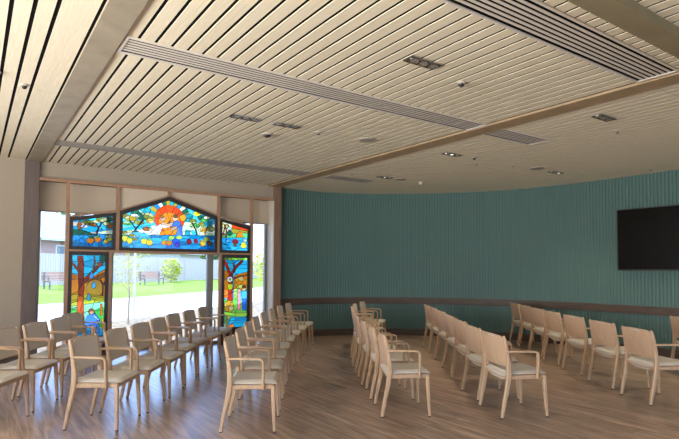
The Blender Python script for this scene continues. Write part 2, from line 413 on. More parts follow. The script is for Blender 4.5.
  ('p',[(1.617,1.411),(1.647,1.329),(1.651,1.295),(1.621,1.268),(1.589,1.296),(1.591,1.33)],(.1,.45,.75),3),
  ('p',[(1.656,1.237),(1.685,1.169),(1.689,1.135),(1.659,1.108),(1.627,1.136),(1.629,1.17)],(.1,.45,.75),3),
  ('p',[(1.582,1.042),(1.612,.966),(1.616,.933),(1.585,.906),(1.554,.934),(1.556,.968)],(.1,.45,.75),3),
  ('l',[(1.785,.671),(1.778,.842)],.015,(.8,.15,.03),3),
  ('p',[(1.566,.664),(1.627,.695),(1.706,.682),(1.765,.587),(1.72,.47),(1.564,.479),(1.532,.548)],(.12,.28,.7),0),
  ('l',[(1.675,.659),(1.739,.588)],.009,(.5,.7,.9),3),
  ('l',[(1.647,.491),(1.65,.373)],.022,(.8,.42,.22),3),
  ('l',[(1.732,.504),(1.744,.384)],.019,(.1,.25,.6),3),
  ('e',1.633,.729,.05,.051,(.45,.13,.03),3),
  ('e',1.636,.712,.035,.03,(.8,.42,.22),3),
  ('l',[(1.802,.602),(1.816,.43)],.015,(.62,.4,.04),3),
 ],
 'tall_right': [
  ('bg',(.05,.6,.75),4),
  ('p',[(3.937,1.679),(4.483,1.689),(4.484,1.612),(3.938,1.616)],(.45,.75,.1),2),
  ('p',[(4.16,1.327),(4.466,1.402),(4.471,1.021),(4.145,1.009)],(1,.3,.02),2),
  ('p',[(3.941,1.42),(4.059,1.401),(4.127,.879),(3.949,.884)],(.9,.25,.03),0),
  ('p',[(4.144,1.065),(4.285,1.063),(4.248,.838),(4.147,.841)],(.45,.75,.1),2),
  ('p',[(3.949,.865),(4.494,.85),(4.498,.508),(3.954,.534)],(.25,.55,.08),0),
  ('e',4.388,1.004,.083,.061,(.1,.5,.35),2),
  ('e',4.285,1.1,.09,.038,(.95,.7,.04),2),
  ('p',[(4.032,1.364),(4.12,1.364),(4.132,1.065),(4.127,.823),(4.016,.827),(4.029,1.067)],(.65,.05,.02),0),
  ('l',[(4.064,1.346),(3.999,1.494),(3.95,1.586)],.028,(.6,.05,.02),0),
  ('l',[(4.088,1.345),(4.178,1.477),(4.31,1.599)],.026,(.3,.04,.03),0),
  ('l',[(4.139,1.42),(4.137,1.551)],.014,(.3,.04,.03),3),
  ('l',[(4.121,1.252),(4.282,1.308),(4.425,1.326)],.014,(.45,.13,.03),3),
  ('e',4.062,1.245,.055,.052,(.95,.93,.85),3),
  ('e',4.062,1.245,.019,.019,(.62,.4,.04),3),
  ('p',[(4.011,1.16),(4.123,1.147),(4.116,1.066),(4.065,1.037),(4.021,1.067)],(.95,.7,.04),0),
  ('e',4.049,.725,.096,.119,(.62,.4,.04),2),
  ('e',4.041,.789,.039,.052,(1,.3,.02),3),
  ('l',[(4.254,.969),(4.26,.83),(4.25,.688)],.033,(.85,.3,.3),3),
  ('e',4.249,1.018,.037,.041,(.8,.42,.22),3),
  ('p',[(4.31,1.006),(4.409,1.015),(4.451,.908),(4.431,.852),(4.321,.855)],(.12,.5,.85),0),
  ('p',[(4.32,.866),(4.411,.864),(4.414,.637),(4.323,.64)],(.05,.2,.6),0),
  ('e',4.359,1.069,.045,.049,(.8,.42,.22),3),
  ('e',4.354,1.099,.045,.027,(.22,.08,.03),3),
  ('p',[(3.952,.633),(4.171,.587),(4.476,.596),(4.477,.509),(3.954,.534)],(.45,.75,.1),0),
  ('p',[(3.954,.534),(4.477,.509),(4.482,.149),(3.959,.185)],(.03,.45,.65),1),
  ('p',[(3.954,.534),(4.092,.527),(4.016,.328),(3.958,.258)],(.12,.45,.1),2),
  ('p',[(4.015,.347),(4.133,.395),(4.216,.205),(4.018,.181)],(1,.3,.02),0),
 ],
}

# ------------------------------------------------------------------ room shell
XL, YB = -4.0, -4.5                       # unseen left and back walls
WY = 9.5                                  # plane of the window wall
CTRL = [(5.16, 9.66), (6.0, 9.67), (6.6, 9.56), (7.28, 9.24), (7.9, 8.77), (8.48, 8.2), (8.97, 7.54), (9.3, 6.88), (9.5, 6.2), (9.59, 5.6), (9.625, 5.0), (9.63, 4.4)]
def smooth_curve(c, step=.0075):
    out = []
    P = [c[0]] + c + [c[-1]]
    for i in range(1, len(P) - 2):
        p0, p1, p2, p3 = [np.array(P[j], float) for j in (i - 1, i, i + 1, i + 2)]
        for k in range(20):
            t = k / 20
            out.append(.5 * (2 * p1 + (p2 - p0) * t + (2 * p0 - 5 * p1 + 4 * p2 - p3) * t * t + (3 * p1 - p0 - 3 * p2 + p3) * t ** 3))
    out += [np.array(c[-1], float), np.array((9.63, YB), float)]
    out = np.array(out)
    d = np.r_[0, np.cumsum(np.linalg.norm(np.diff(out, axis=0), axis=1))]
    s = np.arange(0, d[-1], step)
    return np.c_[np.interp(s, d, out[:, 0]), np.interp(s, d, out[:, 1])], s
CV, CS = smooth_curve(CTRL)
TG = np.gradient(CV, axis=0); TG /= np.linalg.norm(TG, axis=1)[:, None]
NR = np.c_[TG[:, 1], -TG[:, 0]]           # points into the room
if (np.array([5, 5.0]) - CV[800]) @ NR[800] < 0: NR = -NR

def ribbon(offs, z0, z1, mb, thick=None):
    """wall strip following the curve: offs = inward offset per sample"""
    P = CV + NR * np.asarray(offs)[:, None]; n = len(P)
    if thick is None:
        vs = [(x, y, z0) for x, y in P] + [(x, y, z1) for x, y in P]
        mb.add(vs, [(i, i + 1, n + i + 1, n + i) for i in range(n - 1)])
    else:
        Q = CV - NR * .005
        vs = [(x, y, z0) for x, y in P] + [(x, y, z1) for x, y in P] + [(x, y, z0) for x, y in Q] + [(x, y, z1) for x, y in Q]
        fs = []
        for i in range(n - 1):
            fs += [(i, i + 1, n + i + 1, n + i), (n + i, n + i + 1, 3 * n + i + 1, 3 * n + i), (i, 2 * n + i, 2 * n + i + 1, i + 1), (2 * n + i, 3 * n + i, 3 * n + i + 1, 2 * n + i + 1)]
        fs += [(0, n, 3 * n, 2 * n), (n - 1, 3 * n - 1, 4 * n - 1, 2 * n - 1)]
        mb.add(vs, fs)
RIB = .060
reed = .010 * np.abs(np.sin(PI * CS / RIB)) ** .4
mb = MB(); ribbon(reed, 0, H + .05, mb)
struct(mb, 'wall_right', M['teal'])
mb = MB(); ribbon(np.full(len(CV), .030), .69, .835, mb, .03); struct(mb, 'trim_1', M['rail'])
mb = MB(); ribbon(np.full(len(CV), .028), 0, .142, mb, .03); struct(mb, 'baseboard_right', M['rail'])

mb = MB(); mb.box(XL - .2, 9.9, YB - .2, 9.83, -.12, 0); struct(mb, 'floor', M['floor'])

# ceiling: slatted boards under a black void
def wall_y(x):
    i = np.searchsorted(CV[:, 0], x) if x < 9.6 else None
    if i is None or i >= len(CV): return 4.0
    return float(CV[i, 1])
slats = MB()
def slat_run(x0, x1):
    y1 = 9.52 if x1 < 5.2 else max(wall_y(x0), wall_y(x1)) + .012
    ys = [YB, -1.2, 2.25, 5.72]
    ys = [y for y in ys if y < y1 - .3] + [y1]
    for a, b in zip(ys, ys[1:]): slats.box(x0, x1, a + .003, b - .003, H, H + .0045)
g = .160
edges = []
x = .160 - 34 * .1245
while x < .5:
    edges.append((x + .0135, x + .1245 - .0135)); x += .1245
edges[-1] = (edges[-1][0], .632)
for a, b in edges:
    if b > XL: slat_run(max(a, XL), b)
slat_run(.862, .949)
p = .1217; x = .961
for k in range(32): slat_run(x + k * p + .0125, x + (k + 1) * p - .0125)
slat_run(5.115, 5.19)
x = 5.21
while x < 9.6:
    slat_run(x, min(x + p - .017, 9.62)); x += p
struct(slats, 'ceiling', M['slat'])
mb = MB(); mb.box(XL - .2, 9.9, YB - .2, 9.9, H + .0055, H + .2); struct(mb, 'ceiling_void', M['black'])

mb = MB(); mb.box(.655, .858, YB, 9.5, H - .02, H + .005); struct(mb, 'ceiling_beam_left', M['beam'])
mb = MB(); mb.box(4.875, 5.11, YB, 9.52, H - .02, H + .005); struct(mb, 'ceiling_beam_centre', M['beamwarm'])
mb = MB(); mb.box(.858, 4.875, 1.59, 1.765, H - .065, H + .005); mb.box(5.11, 9.62, 1.59, 1.765, H - .065, H + .005); struct(mb, 'ceiling_beam_cross', M['beamdark'])

# window wall, its bulkhead and columns
mb = MB(); mb.box(XL, .63, 9.5, 9.8, 0, H + .05); struct(mb, 'wall_window_side', M['wall'])
mb = MB(); mb.box(.83, 5.0, 9.53, 9.83, 2.86, H + .05); struct(mb, 'wall_bulkhead', M['wall'])
mb = MB(); mb.box(.63, .83, 9.47, 9.83, 0, H + .02); struct(mb, 'column_left', M['column'])
mb = MB(); mb.box(5.0, 5.16, 9.47, 9.83, 0, H + .02); struct(mb, 'column_right', M['column2'])
mb = MB(); mb.box(XL, .63, 9.485, 9.5, 0, .142); struct(mb, 'baseboard_window_side', M['rail'])
mb = MB(); mb.box(4.975, 4.998, 9.475, 9.745, 0, 2.855); struct(mb, 'trim_2', M['reveal'])
# unseen left and back walls with openings added for daylight and fill lamps
def wall_with_openings(name, axis, pos, thick, a0, a1, ops):
    mb = MB()
    def bx(u0, u1, z0, z1):
        if axis == 'x': mb.box(pos - thick, pos, u0, u1, z0, z1)
        else: mb.box(u0, u1, pos - thick, pos, z0, z1)
    u = a0
    for o0, o1, z0, z1 in ops:
        bx(u, o0, 0, H + .05); bx(o0, o1, 0, z0); bx(o0, o1, z1, H + .05); u = o1
    bx(u, a1, 0, H + .05)
    struct(mb, name, M['wall'])
LOPS = [(-3.2, -.6, .4, 2.7), (.2, 3.0, .4, 2.7), (4.4, 7.6, .4, 2.7)]
BOPS = [(-3.0, -.4, .4, 2.7), (.6, 3.2, .4, 2.7), (5.0, 7.6, .4, 2.7)]
wall_with_openings('wall_left', 'x', XL, .2, YB, 9.8, LOPS)
wall_with_openings('wall_back', 'y', YB, .2, XL - .2, 9.9, BOPS)

# aluminium window behind the timber screen
def frame_rect(mb, x0, x1, z0, z1, w, y0, y1):
    mb.box(x0, x0 + w, y0, y1, z0, z1); mb.box(x1 - w, x1, y0, y1, z0, z1)
    mb.box(x0 + w, x1 - w, y0, y1, z0, z0 + w); mb.box(x0 + w, x1 - w, y0, y1, z1 - w, z1)
for i, (a, b) in enumerate([(.83, 1.95), (1.95, 3.77), (3.77, 5.0)]):
    mb = MB(); frame_rect(mb, a, b, 0, 2.87, .06, 9.75, 9.83)
    w = mb.build('window_%d' % (i + 1), M['alu'], None, False, 'structure')
    mb = MB(); mb.box(a + .06, b - .06, 9.786, 9.792, .06, 2.81); mb.build('pane', M['pane'], w)
mb = MB(); mb.box(4.58, 4.66, 9.75, 9.83, .06, 2.81)

# roller blinds
for a, b, zb, lab in [(.84, 2.045, 2.375, 'beige roller blind half down at the left of the window'), (2.06, 3.885, 2.775, 'wide beige roller blind rolled up above the peaked middle stained glass'), (3.90, 4.975, 2.375, 'beige roller blind half down beside the teal wall')]:
    o = thing('roller_blind', lab, 'blind', ((a + b) / 2, 9.70, zb), group='roller blinds on the window')
    w = (b - a) / 2
    mb = MB(); mb.box(-w, w, -.0015, .0015, .01, 2.85 - zb); mb.build('fabric', M['blind'], o)
    mb = MB(); mb.box(-w, w, -.008, .008, -.015, .012); mb.build('bottom_bar', M['wall'], o)

# timber screen carrying the stained glass
scr = thing('timber_screen', 'oak post and rail screen framing the stained glass before the window', 'screen', (2.876, 9.5, 0))
def sp(x): return x - 2.876
def part(mb, name, m): return mb.build(name, m, scr)
mb = MB(); mb.box(sp(.832), sp(4.998), -.045, .02, 2.835, 2.88); part(mb, 'top_rail', M['oak'])
mb = MB(); mb.box(sp(1.22), sp(4.53), -.03, .02, 1.715, 1.755); part(mb, 'transom', M['oak'])
for a, z0, z1 in [(1.245, 0, 2.835), (4.507, 0, 2.835), (2.01, 1.755, 2.835), (3.81, 1.755, 2.835), (2.876, 2.765, 2.835), (1.905, 0, 1.715), (3.865, 0, 1.715)]:
    w = .022 if z0 == 0 and a in (1.905, 3.865) else .027
    mb = MB(); mb.box(sp(a) - w, sp(a) + w, -.035, .03, z0, z1); part(mb, 'post', M['oak'])
for tri in ([(2.037, 2.452), (2.85, 2.76), (2.85, 2.835), (2.037, 2.835)], [(2.902, 2.76), (3.783, 2.465), (3.783, 2.835), (2.902, 2.835)]):
    mb = MB(); mb.prism([(sp(a), b) for a, b in tri], .0, .015); part(mb, 'infill_board', M['infill'])
def slope_bar(x0, z0, x1, z1):
    L = math.hypot(x1 - x0, z1 - z0); T = Matrix.Translation((sp(x0), 0, z0)) @ Matrix.Rotation(-math.atan2(z1 - z0, x1 - x0), 4, 'Y')
    mb = MB(); mb.box(0, L, -.025, .02, 0, .028, T=T); part(mb, 'sloped_rail', M['oak'])
slope_bar(1.272, 2.275, 1.983, 2.415); slope_bar(2.037, 2.425, 2.876, 2.745); slope_bar(2.876, 2.745, 3.783, 2.44); slope_bar(3.837, 2.43, 4.48, 2.28)

# ------------------------------------------------------------------ stained glass
def paint(X, Z, shapes, seed):
    rng = np.random.default_rng(seed)
    col = np.zeros(X.shape + (3,)); rid = np.zeros(X.shape, int); sty = np.zeros(X.shape, int)
    for i, s in enumerate(shapes):
        k = s[0]
        if k == 'bg': m = np.ones(X.shape, bool)
        elif k == 'e': m = ((X - s[1]) / s[3]) ** 2 + ((Z - s[2]) / s[4]) ** 2 < 1
        elif k == 'p':
            pts = s[1]; m = np.zeros(X.shape, bool); j = len(pts) - 1
            for a in range(len(pts)):
                (xa, za), (xb, zb) = pts[a], pts[j]
                if za != zb: m ^= ((za > Z) != (zb > Z)) & (X < (xb - xa) * (Z - za) / (zb - za) + xa)
                j = a
        elif k == 'l':
            m = np.zeros(X.shape, bool)
            for (xa, za), (xb, zb) in zip(s[1], s[1][1:]):
                dx, dz = xb - xa, zb - za; t = np.clip(((X - xa) * dx + (Z - za) * dz) / (dx * dx + dz * dz), 0, 1)
                m |= (X - xa - t * dx) ** 2 + (Z - za - t * dz) ** 2 < s[2] ** 2
        elif k == 'r':
            R = np.hypot(X - s[1], Z - s[2]); A = np.arctan2(Z - s[2], X - s[1]); m = (R > s[3]) & (R < s[4]) & (A > 0)
            n = (A / PI * s[5]).astype(int)
            cs = np.array(s[6])[n % len(s[6])]; col[m] = cs[m]; rid[m] = 1000 + n[m]; sty[m] = 3; continue
        col[m] = s[-2]; rid[m] = i; sty[m] = s[-1]
        if s[-1] == 6:                                            # sun rings: radial petals
            A = np.arctan2(Z - s[2], X - s[1]); rid[m] = 2000 + i * 50 + (A[m] / PI * 5).astype(int)
    x0, x1, z0, z1 = X.min(), X.max(), Z.min(), Z.max()
    cells = np.zeros(X.shape, int)
    for st, (sx, sz) in {0: (.16, .2), 1: (.22, .06), 2: (.085, .07), 4: (.3, .1), 5: (.07, .06)}.items():
        m = sty == st
        if not m.any(): continue
        nx, nz = max(2, int((x1 - x0) / sx)), max(2, int((z1 - z0) / sz))
        gx, gz = np.meshgrid((np.arange(nx) + .5) / nx, (np.arange(nz) + .5) / nz)
        px = x0 + (x1 - x0) * (gx + rng.uniform(-.42, .42, gx.shape) / nx); pz = z0 + (z1 - z0) * (gz + rng.uniform(-.42, .42, gx.shape) / nz)
        px, pz = px.ravel(), pz.ravel(); xs, zs = X[m], Z[m]; best = np.full(len(xs), 9e9); idx = np.zeros(len(xs), int)
        for j in range(len(px)):
            d = ((xs - px[j]) / sx) ** 2 + ((zs - pz[j]) / sz) ** 2; q = d < best; best[q] = d[q]; idx[q] = j
        cells[m] = idx + 1 + 5000 * st
    key = rid * 40000 + cells
    u, inv = np.unique(key, return_inverse=True); inv = inv.reshape(X.shape)
    var = rng.uniform(.78, 1.25, (len(u), 1)) * rng.uniform(.88, 1.14, (len(u), 3))
    tw = rng.uniform(0, 1, len(u))
    v = var[inv]; col = np.clip(col, 0, 1) ** 1.15 * .86 * v
    wtr = ((sty == 1) | (sty == 5)) & (tw[inv] > .62); col[wtr] = col[wtr] * .4 + np.array((.04, .42, .66)) * .6
    fol = (sty == 2) & (tw[inv] > .8); col[fol] = col[fol] * .4 + np.array((.75, .62, .25)) * .6
    lead = np.zeros(X.shape, bool)
    lead[1:, :] |= key[1:, :] != key[:-1, :]; lead[:, 1:] |= key[:, 1:] != key[:, :-1]
    col[lead] = (.012, .012, .014)
    return np.clip(col, 0, 1)

def glass_panel(name_label, pic, x0, x1, zb, top, fw, seed, res=.0066, group='stained glass panels in the timber screen'):
    """top: list of (x, z) along the upper edge of the glass"""
    tx = [t[0] for t in top]; tz = [t[1] for t in top]; zmax = max(tz)
    cx = (x0 + x1) / 2
    o = thing('stained_glass_panel', name_label, 'stained glass', (cx, 9.487, zb - fw), group=group)
    nx = int((x1 - x0) / res); nz = int((zmax - zb) / res)
    xs = np.linspace(x0, x1, nx + 1); tt = np.interp(xs, tx, tz); v = np.linspace(0, 1, nz + 1)
    GX = np.repeat(xs[None, :], nz + 1, 0); GZ = zb + v[:, None] * (tt - zb)[None, :]
    CX = (GX[:-1, :-1] + GX[1:, 1:]) / 2; CZ = (GZ[:-1, :-1] + GZ[1:, 1:] + GZ[:-1, 1:] + GZ[1:, :-1]) / 4
    col = paint(CX, CZ, PICTURES[pic], seed)
    vs = [(a - cx, 0, b - zb + fw) for a, b in zip(GX.ravel(), GZ.ravel())]
    idx = np.arange((nx + 1) * (nz + 1)).reshape(nz + 1, nx + 1)
    fs = np.stack([idx[:-1, :-1], idx[:-1, 1:], idx[1:, 1:], idx[1:, :-1]], -1).reshape(-1, 4).tolist()
    me = bpy.data.meshes.new('glass_picture'); me.from_pydata(vs, [], fs); me.materials.append(M['stained'])
    at = me.color_attributes.new('glass_colour', 'FLOAT_COLOR', 'CORNER')
    c4 = np.concatenate([col.reshape(-1, 3), np.ones((nx * nz, 1))], 1); at.data.foreach_set('color', np.repeat(c4, 4, 0).ravel())
    gobj = bpy.data.objects.new('glass_picture', me); COL.objects.link(gobj); gobj.parent = o
    # frame: ring between glass outline and an outset outline
    gl = [(x0, zb), (x1, zb)] + [(a, b) for a, b in reversed(top)]
    up = [(top[0][0] - fw, top[0][1] + fw * .85 + .016)] + [(a, b + fw * 1.03 + .018) for a, b in top[1:-1]] + [(top[-1][0] + fw, top[-1][1] + fw * .85 + .016)]
    ou = [(x0 - fw, zb - fw), (x1 + fw, zb - fw)] + list(reversed(up))
    n = len(gl); mb = MB()
    vs = []
    for y in (-.022, .022):
        vs += [(a - cx, y, b - zb + fw) for a, b in gl] + [(a - cx, y, b - zb + fw) for a, b in ou]
    fs = []
    for i in range(n):
        j = (i + 1) % n
        fs += [(i, j, n + j, n + i), (2 * n + i, 3 * n + i, 3 * n + j, 2 * n + j), (i, 2 * n + i, 2 * n + j, j), (n + i, n + j, 3 * n + j, 3 * n + i)]
    mb.add(vs, fs); mb.build('frame', M['dark'], o)
    return o
FW = .052
glass_panel('peaked stained glass panel of red sun, two reclining figures, trees, fruit and water', 'centre', 2.09, 3.74, 1.807, [(2.09, 2.37), (2.876, 2.672), (3.74, 2.38)], FW, 3)
glass_panel('small sloping stained glass panel at left with orange and yellow fruit over blue', 'left', 1.325, 1.93, 1.807, [(1.325, 2.215), (1.93, 2.335)], FW, 4)
glass_panel('small sloping stained glass panel at right with green hill and orange mound', 'right', 3.89, 4.425, 1.807, [(3.89, 2.345), (4.425, 2.225)], FW, 5)
glass_panel('tall stained glass panel with blue robed figure beneath red tree and raindrops', 'tall_left', 1.327, 1.828, .33, [(1.327, 1.662), (1.828, 1.662)], FW, 6)
glass_panel('tall stained glass panel with white disc on red trunk and two standing figures', 'tall_right', 3.942, 4.425, .33, [(3.942, 1.662), (4.425, 1.662)], FW, 8)
for a, b in [(1.272, 1.883), (3.887, 4.48)]:
    mb = MB(); mb.box(sp(a), sp(b), -.02, .02, .0, .277); part(mb, 'base_board', M['dark'])

# ------------------------------------------------------------------ chairs
CH = thing('armchair', '', 'chair', (0, 0, 0), 0, '')
WOODY = dict()
def rear_leg(sy):
    pts = [(-.248, sy * .245, .012), (-.222, sy * .245, .15), (-.186, sy * .245, .32), (-.172, sy * .245, .42), (-.171, sy * .245, .48), (-.180, sy * .244, .58), (-.200, sy * .243, .70), (-.220, sy * .242, .79), (-.225, sy * .242, .803)]
    sec = [(.015, .014), (.018, .018), (.019, .022), (.019, .024), (.019, .023), (.018, .020), (.017, .017), (.016, .014), (.011, .009)]
    mb = MB(); mb.sweep(pts, sec); return mb
def front_leg(sy):
    pts = [(.226, sy * .252, .012), (.216, sy * .243, .2), (.207, sy * .236, .405)]
    mb = MB(); mb.sweep(pts, [(.013, .013), (.016, .017), (.018, .020)]); return mb
for sy in (-1, 1):
    l = rear_leg(sy).build('leg', M['chair'], CH, True)
    mb = MB(); mb.cyl((-.2495, sy * .245), .0125, 0, .014, 10); mb.build('glide', M['glide'], l)
    l = front_leg(sy).build('leg', M['chair'], CH, True)
    mb = MB(); mb.cyl((.2265, sy * .2525), .0125, 0, .014, 10); mb.build('glide', M['glide'], l)
# seat frame: side, front and back rails
mb = MB()
for sy in (-1, 1): mb.sweep([(-.18, sy * .236, .395), (.215, sy * .228, .398)], (.012, .02))
mb.sweep([(.205, -.225, .398), (.205, .225, .398)], (.012, .02), side=Vector((1, 0, 0)))
mb.sweep([(-.175, -.235, .395), (-.175, .235, .395)], (.010, .018), side=Vector((1, 0, 0)))
mb.build('seat_frame', M['chair'], CH, True)
# upholstered seat: crowned top, rounded edges, dropped rear roll
mb = MB(); nx, ny = 14, 12; vs = []
for side in (1, 0):
    for i in range(nx + 1):
        for j in range(ny + 1):
            u = i / nx; w = j / ny * 2 - 1; x = -.200 + .440 * u
            hw = .228 + .006 * math.sin(PI * u); y = w * hw
            e = min(1, (1 - abs(w)) / .12, u / .08, (1 - u) / .08); e = math.sqrt(max(0, 1 - (1 - e) ** 2))
            if side: z = .425 + .028 * e - .012 * (1 - w * w) * math.sin(PI * min(1, u * 1.1)) + .004
            else:
                z = .425 - .012 * e
                if u < .3: z -= .064 * (1 - (u / .3) ** 2) * (1 - w ** 4) * e
            vs.append((x, y, z))
N = (nx + 1) * (ny + 1); fs = []
for i in range(nx):
    for j in range(ny):
        a = i * (ny + 1) + j; q = (a, a + ny + 1, a + ny + 2, a + 1)
        fs += [q, tuple(N + k for k in reversed(q))]
def rim(a, b): fs.append((a, b, N + b, N + a))
for i in range(nx): rim(i * (ny + 1), (i + 1) * (ny + 1)); rim((i + 1) * (ny + 1) + ny, i * (ny + 1) + ny)
for j in range(ny): rim(j + 1, j); rim(nx * (ny + 1) + j, nx * (ny + 1) + j + 1)
mb.add(vs, fs); mb.build('seat', M['seat'], CH, True)
# backrest: curved ply shell with a finger slot, padded front
def back_sheet(front, z0, z1, hw, ny=14, nz=8, slot=False):
    vs = []; fs = []
    th = .007
    for s in (0, 1):
        for i in range(nz + 1):
            for j in range(ny + 1):
                w = j / ny * 2 - 1; t = i / nz
                top = z1 + .012 * (1 - w * w) - (.018 * max(0, (abs(w) - .85) / .15) ** 2)
                bot = z0 + .012 * max(0, (abs(w) - .85) / .15) ** 2
                z = bot + (top - bot) * t
                rake = -.169 - (z - .48) * .172 - .02 * (1 - w * w)
                x = rake + front + (th if s else -th); vs.append((x, w * hw, z))
    n = (ny + 1) * (nz + 1)
    for i in range(nz):
        for j in range(ny):
            if slot and i == nz - 2 and ny // 2 - 3 <= j < ny // 2 + 3: continue
            a = i * (ny + 1) + j; q = (a, a + 1, a + ny + 2, a + ny + 1); fs += [q, tuple(n + k for k in reversed(q))]
    for i in range(nz):
        a, b = i * (ny + 1), (i + 1) * (ny + 1); fs += [(a, b, n + b, n + a), (a + ny, n + a + ny, n + b + ny, b + ny)]
    for j in range(ny):
        fs.append((j, n + j, n + j + 1, j + 1)); a = nz * (ny + 1) + j; fs.append((a, a + 1, n + a + 1, n + a))
    m = MB(); m.add(vs, fs); return m
bk = back_sheet(-.004, .50, .797, .231, 16, 22, True).build('backrest', M['chairback'], CH, True)
back_sheet(.011, .515, .787, .215).build('back_cushion', M['backpad'], bk, True)
# bentwood arms
for sy in (-1, 1):
    pts = [(-.198, sy * .252, .650), (-.10, sy * .262, .652), (0, sy * .271, .652), (.086, sy * .276, .650)]
    for a in range(1, 7):
        an = a / 6 * PI / 2; pts.append((.086 + .036 * math.sin(an), sy * .276, .614 + .036 * math.cos(an)))
    pts += [(.123, sy * .272, .52), (.124, sy * .262, .44), (.122, sy * .256, .382)]
    sec = [(.016, .010)] + [(.021, .0095)] * 3 + [(.020, .0095)] * 6 + [(.019, .010), (.018, .011), (.016, .012)]
    mb = MB(); mb.sweep(pts, sec); mb.build('armrest', M['chair'], CH, True)

ROWS = {
 'A': ([(.16, 5.9, -32), (.48, 6.47, -32), (.81, 7.03, -32), (1.14, 7.6, -32), (1.36, 8.2, -37)], 'far left row by the beige wall'),
 'B': ([(1.06, 5.35, -36), (1.44, 5.81, -35), (1.81, 6.29, -35), (2.17, 6.84, -35), (2.53, 7.37, -35), (2.94, 7.90, -36), (3.37, 8.45, -36)], 'row along the stained glass window'),
 'C': ([(2.18, 4.53, -32), (2.55, 5.12, -32), (2.91, 5.69, -32), (3.29, 6.28, -33), (3.71, 6.87, -34), (4.14, 7.44, -35), (4.59, 8.0, -36), (5.05, 8.52, -38)], 'row left of the aisle'),
 'D': ([(3.67, 4.11, -31), (4.02, 4.72, -32), (4.37, 5.34, -32), (4.74, 5.97, -33), (5.14, 6.58, -34), (5.57, 7.18, -36), (6.03, 7.74, -40), (6.55, 8.2, -46)], 'row just right of the aisle'),
 'E': ([(4.60, 3.45, -25), (4.97, 4.04, -28), (5.39, 4.61, -30), (5.83, 5.21, -32), (6.27, 5.79, -32), (6.68, 6.36, -33), (7.08, 6.92, -34)], 'middle right row'),
 'F': ([(6.35, 2.85, -29), (6.78, 3.49, -28), (7.24, 4.15, -29), (7.68, 4.77, -31), (8.11, 5.34, -32), (8.55, 5.88, -34), (8.93, 6.38, -36)], 'last row facing the television wall'),
 'G': ([(8.34, 3.17, -31)], ''),
}
ORD = ['nearest chair', 'second chair', 'third chair', 'fourth chair', 'fifth chair', 'sixth chair', 'seventh chair', 'farthest chair']
first = True
for r, (lst, desc) in ROWS.items():
    for i, (x, y, a) in enumerate(lst):
        nm = 'farthest chair' if i == len(lst) - 1 else ORD[i]
        lab = 'cream seated beech armchair, %s of the %s' % (nm, desc)
        if r == 'G': lab = 'lone beech armchair cut by right photo edge, below the television'
        grp = 'armchairs of the ' + (desc or 'television side')
        if first:
            CH.location = (x, y, 0); CH.rotation_euler = (0, 0, math.radians(a)); CH['label'] = lab; CH['group'] = grp; first = False
        else: copy_tree(CH, (x, y, 0), math.radians(a), lab, grp)

# ------------------------------------------------------------------ television
tv = thing('television', 'black flat television mounted on the teal reeded wall', 'television', (9.50, 3.905, 1.453))
mb = MB(); mb.box(-.02, .035, -.955, .955, 0, 1.09); mb.build('housing', M['tvb'], tv)
mb = MB(); mb.box(-.0225, -.019, -.94, .94, .022, 1.072); mb.build('screen', M['tv'], tv)
mb = MB(); mb.box(.035, .126, -.3, .3, .3, .8); mb.build('wall_bracket', M['tvb'], tv)

# ------------------------------------------------------------------ ceiling fittings
ZF = H - .004
def vent(x0, x1, y0, y1, n, lab, m='white'):
    cx, cy = (x0 + x1) / 2, (y0 + y1) / 2; o = thing('air_vent', lab, 'air vent', (cx, cy, H), group='linear air vents in the slatted ceiling')
    hx, hy = (x1 - x0) / 2, (y1 - y0) / 2; fr = .022; z0, z1 = -.012, -.0005
    mb = MB(); mb.box(-hx, hx, -hy, -hy + fr, z0, z1); mb.box(-hx, hx, hy - fr, hy, z0, z1); mb.box(-hx, -hx + fr, -hy + fr, hy - fr, z0, z1); mb.box(hx - fr, hx, -hy + fr, hy - fr, z0, z1)
    mb.build('frame', M[m], o)
    mb = MB(); mb.box(-hx + fr, hx - fr, -hy + fr, hy - fr, -.002, -.0008); mb.build('duct_backing', M['black'], o)
    q = (2 * hy - 2 * fr) / n; mb = MB()
    for i in range(1, n):
        c = -hy + fr + i * q; mb.box(-hx + fr, hx - fr, c - q * .27, c + q * .27, -.0065, -.003)
    mb.build('blades', M[m], o)
vent(.875, 4.865, 3.97, 4.30, 6, 'long white slotted air vent across the middle of the near ceiling')
vent(5.13, 6.12, 3.97, 4.30, 6, 'short white slotted air vent just past the centre beam')
vent(.875, 4.84, 1.93, 2.285, 7, 'white slotted air vent nearest the camera beside the cross beam')
vent(.875, 4.84, 7.77, 8.09, 7, 'long grey slotted air vent nearest the window', 'grille')
vent(5.25, 6.22, 7.77, 8.05, 7, 'short grey slotted air vent near the curved teal wall', 'grille')

def triple(x, y, lab, on):
    o = thing('downlight_cluster', lab, 'downlight', (x, y, H), group='three lamp recessed downlights')
    mb = MB(); hx, hy = .165, .062
    mb.box(-hx, hx, -hy, -hy + .01, -.012, -.0005); mb.box(-hx, hx, hy - .01, hy, -.012, -.0005); mb.box(-hx, -hx + .01, -hy + .01, hy - .01, -.012, -.0005); mb.box(hx - .01, hx, -hy + .01, hy - .01, -.012, -.0005)
    mb.build('trim_frame', M['chrome'], o)
    mb = MB(); mb.box(-hx + .01, hx - .01, -hy + .01, hy - .01, -.0025, -.0008); mb.build('recess', M['lampblack'], o)
    for k in (-1, 0, 1):
        mb = MB(); mb.lathe((k * .104, 0), [(.030, -.003), (.044, -.016), (.048, -.016), (.048, -.003)], 20)
        l = mb.build('reflector', M['chrome'], o, True)
        mb = MB(); mb.cyl((k * .104, 0), .027, -.008, -.0035, 18); mb.build('lens', M['lens' if k in on else 'lensoff'], l)
triple(2.97, 3.07, 'three lamp downlight nearest the camera between two long vents', ())
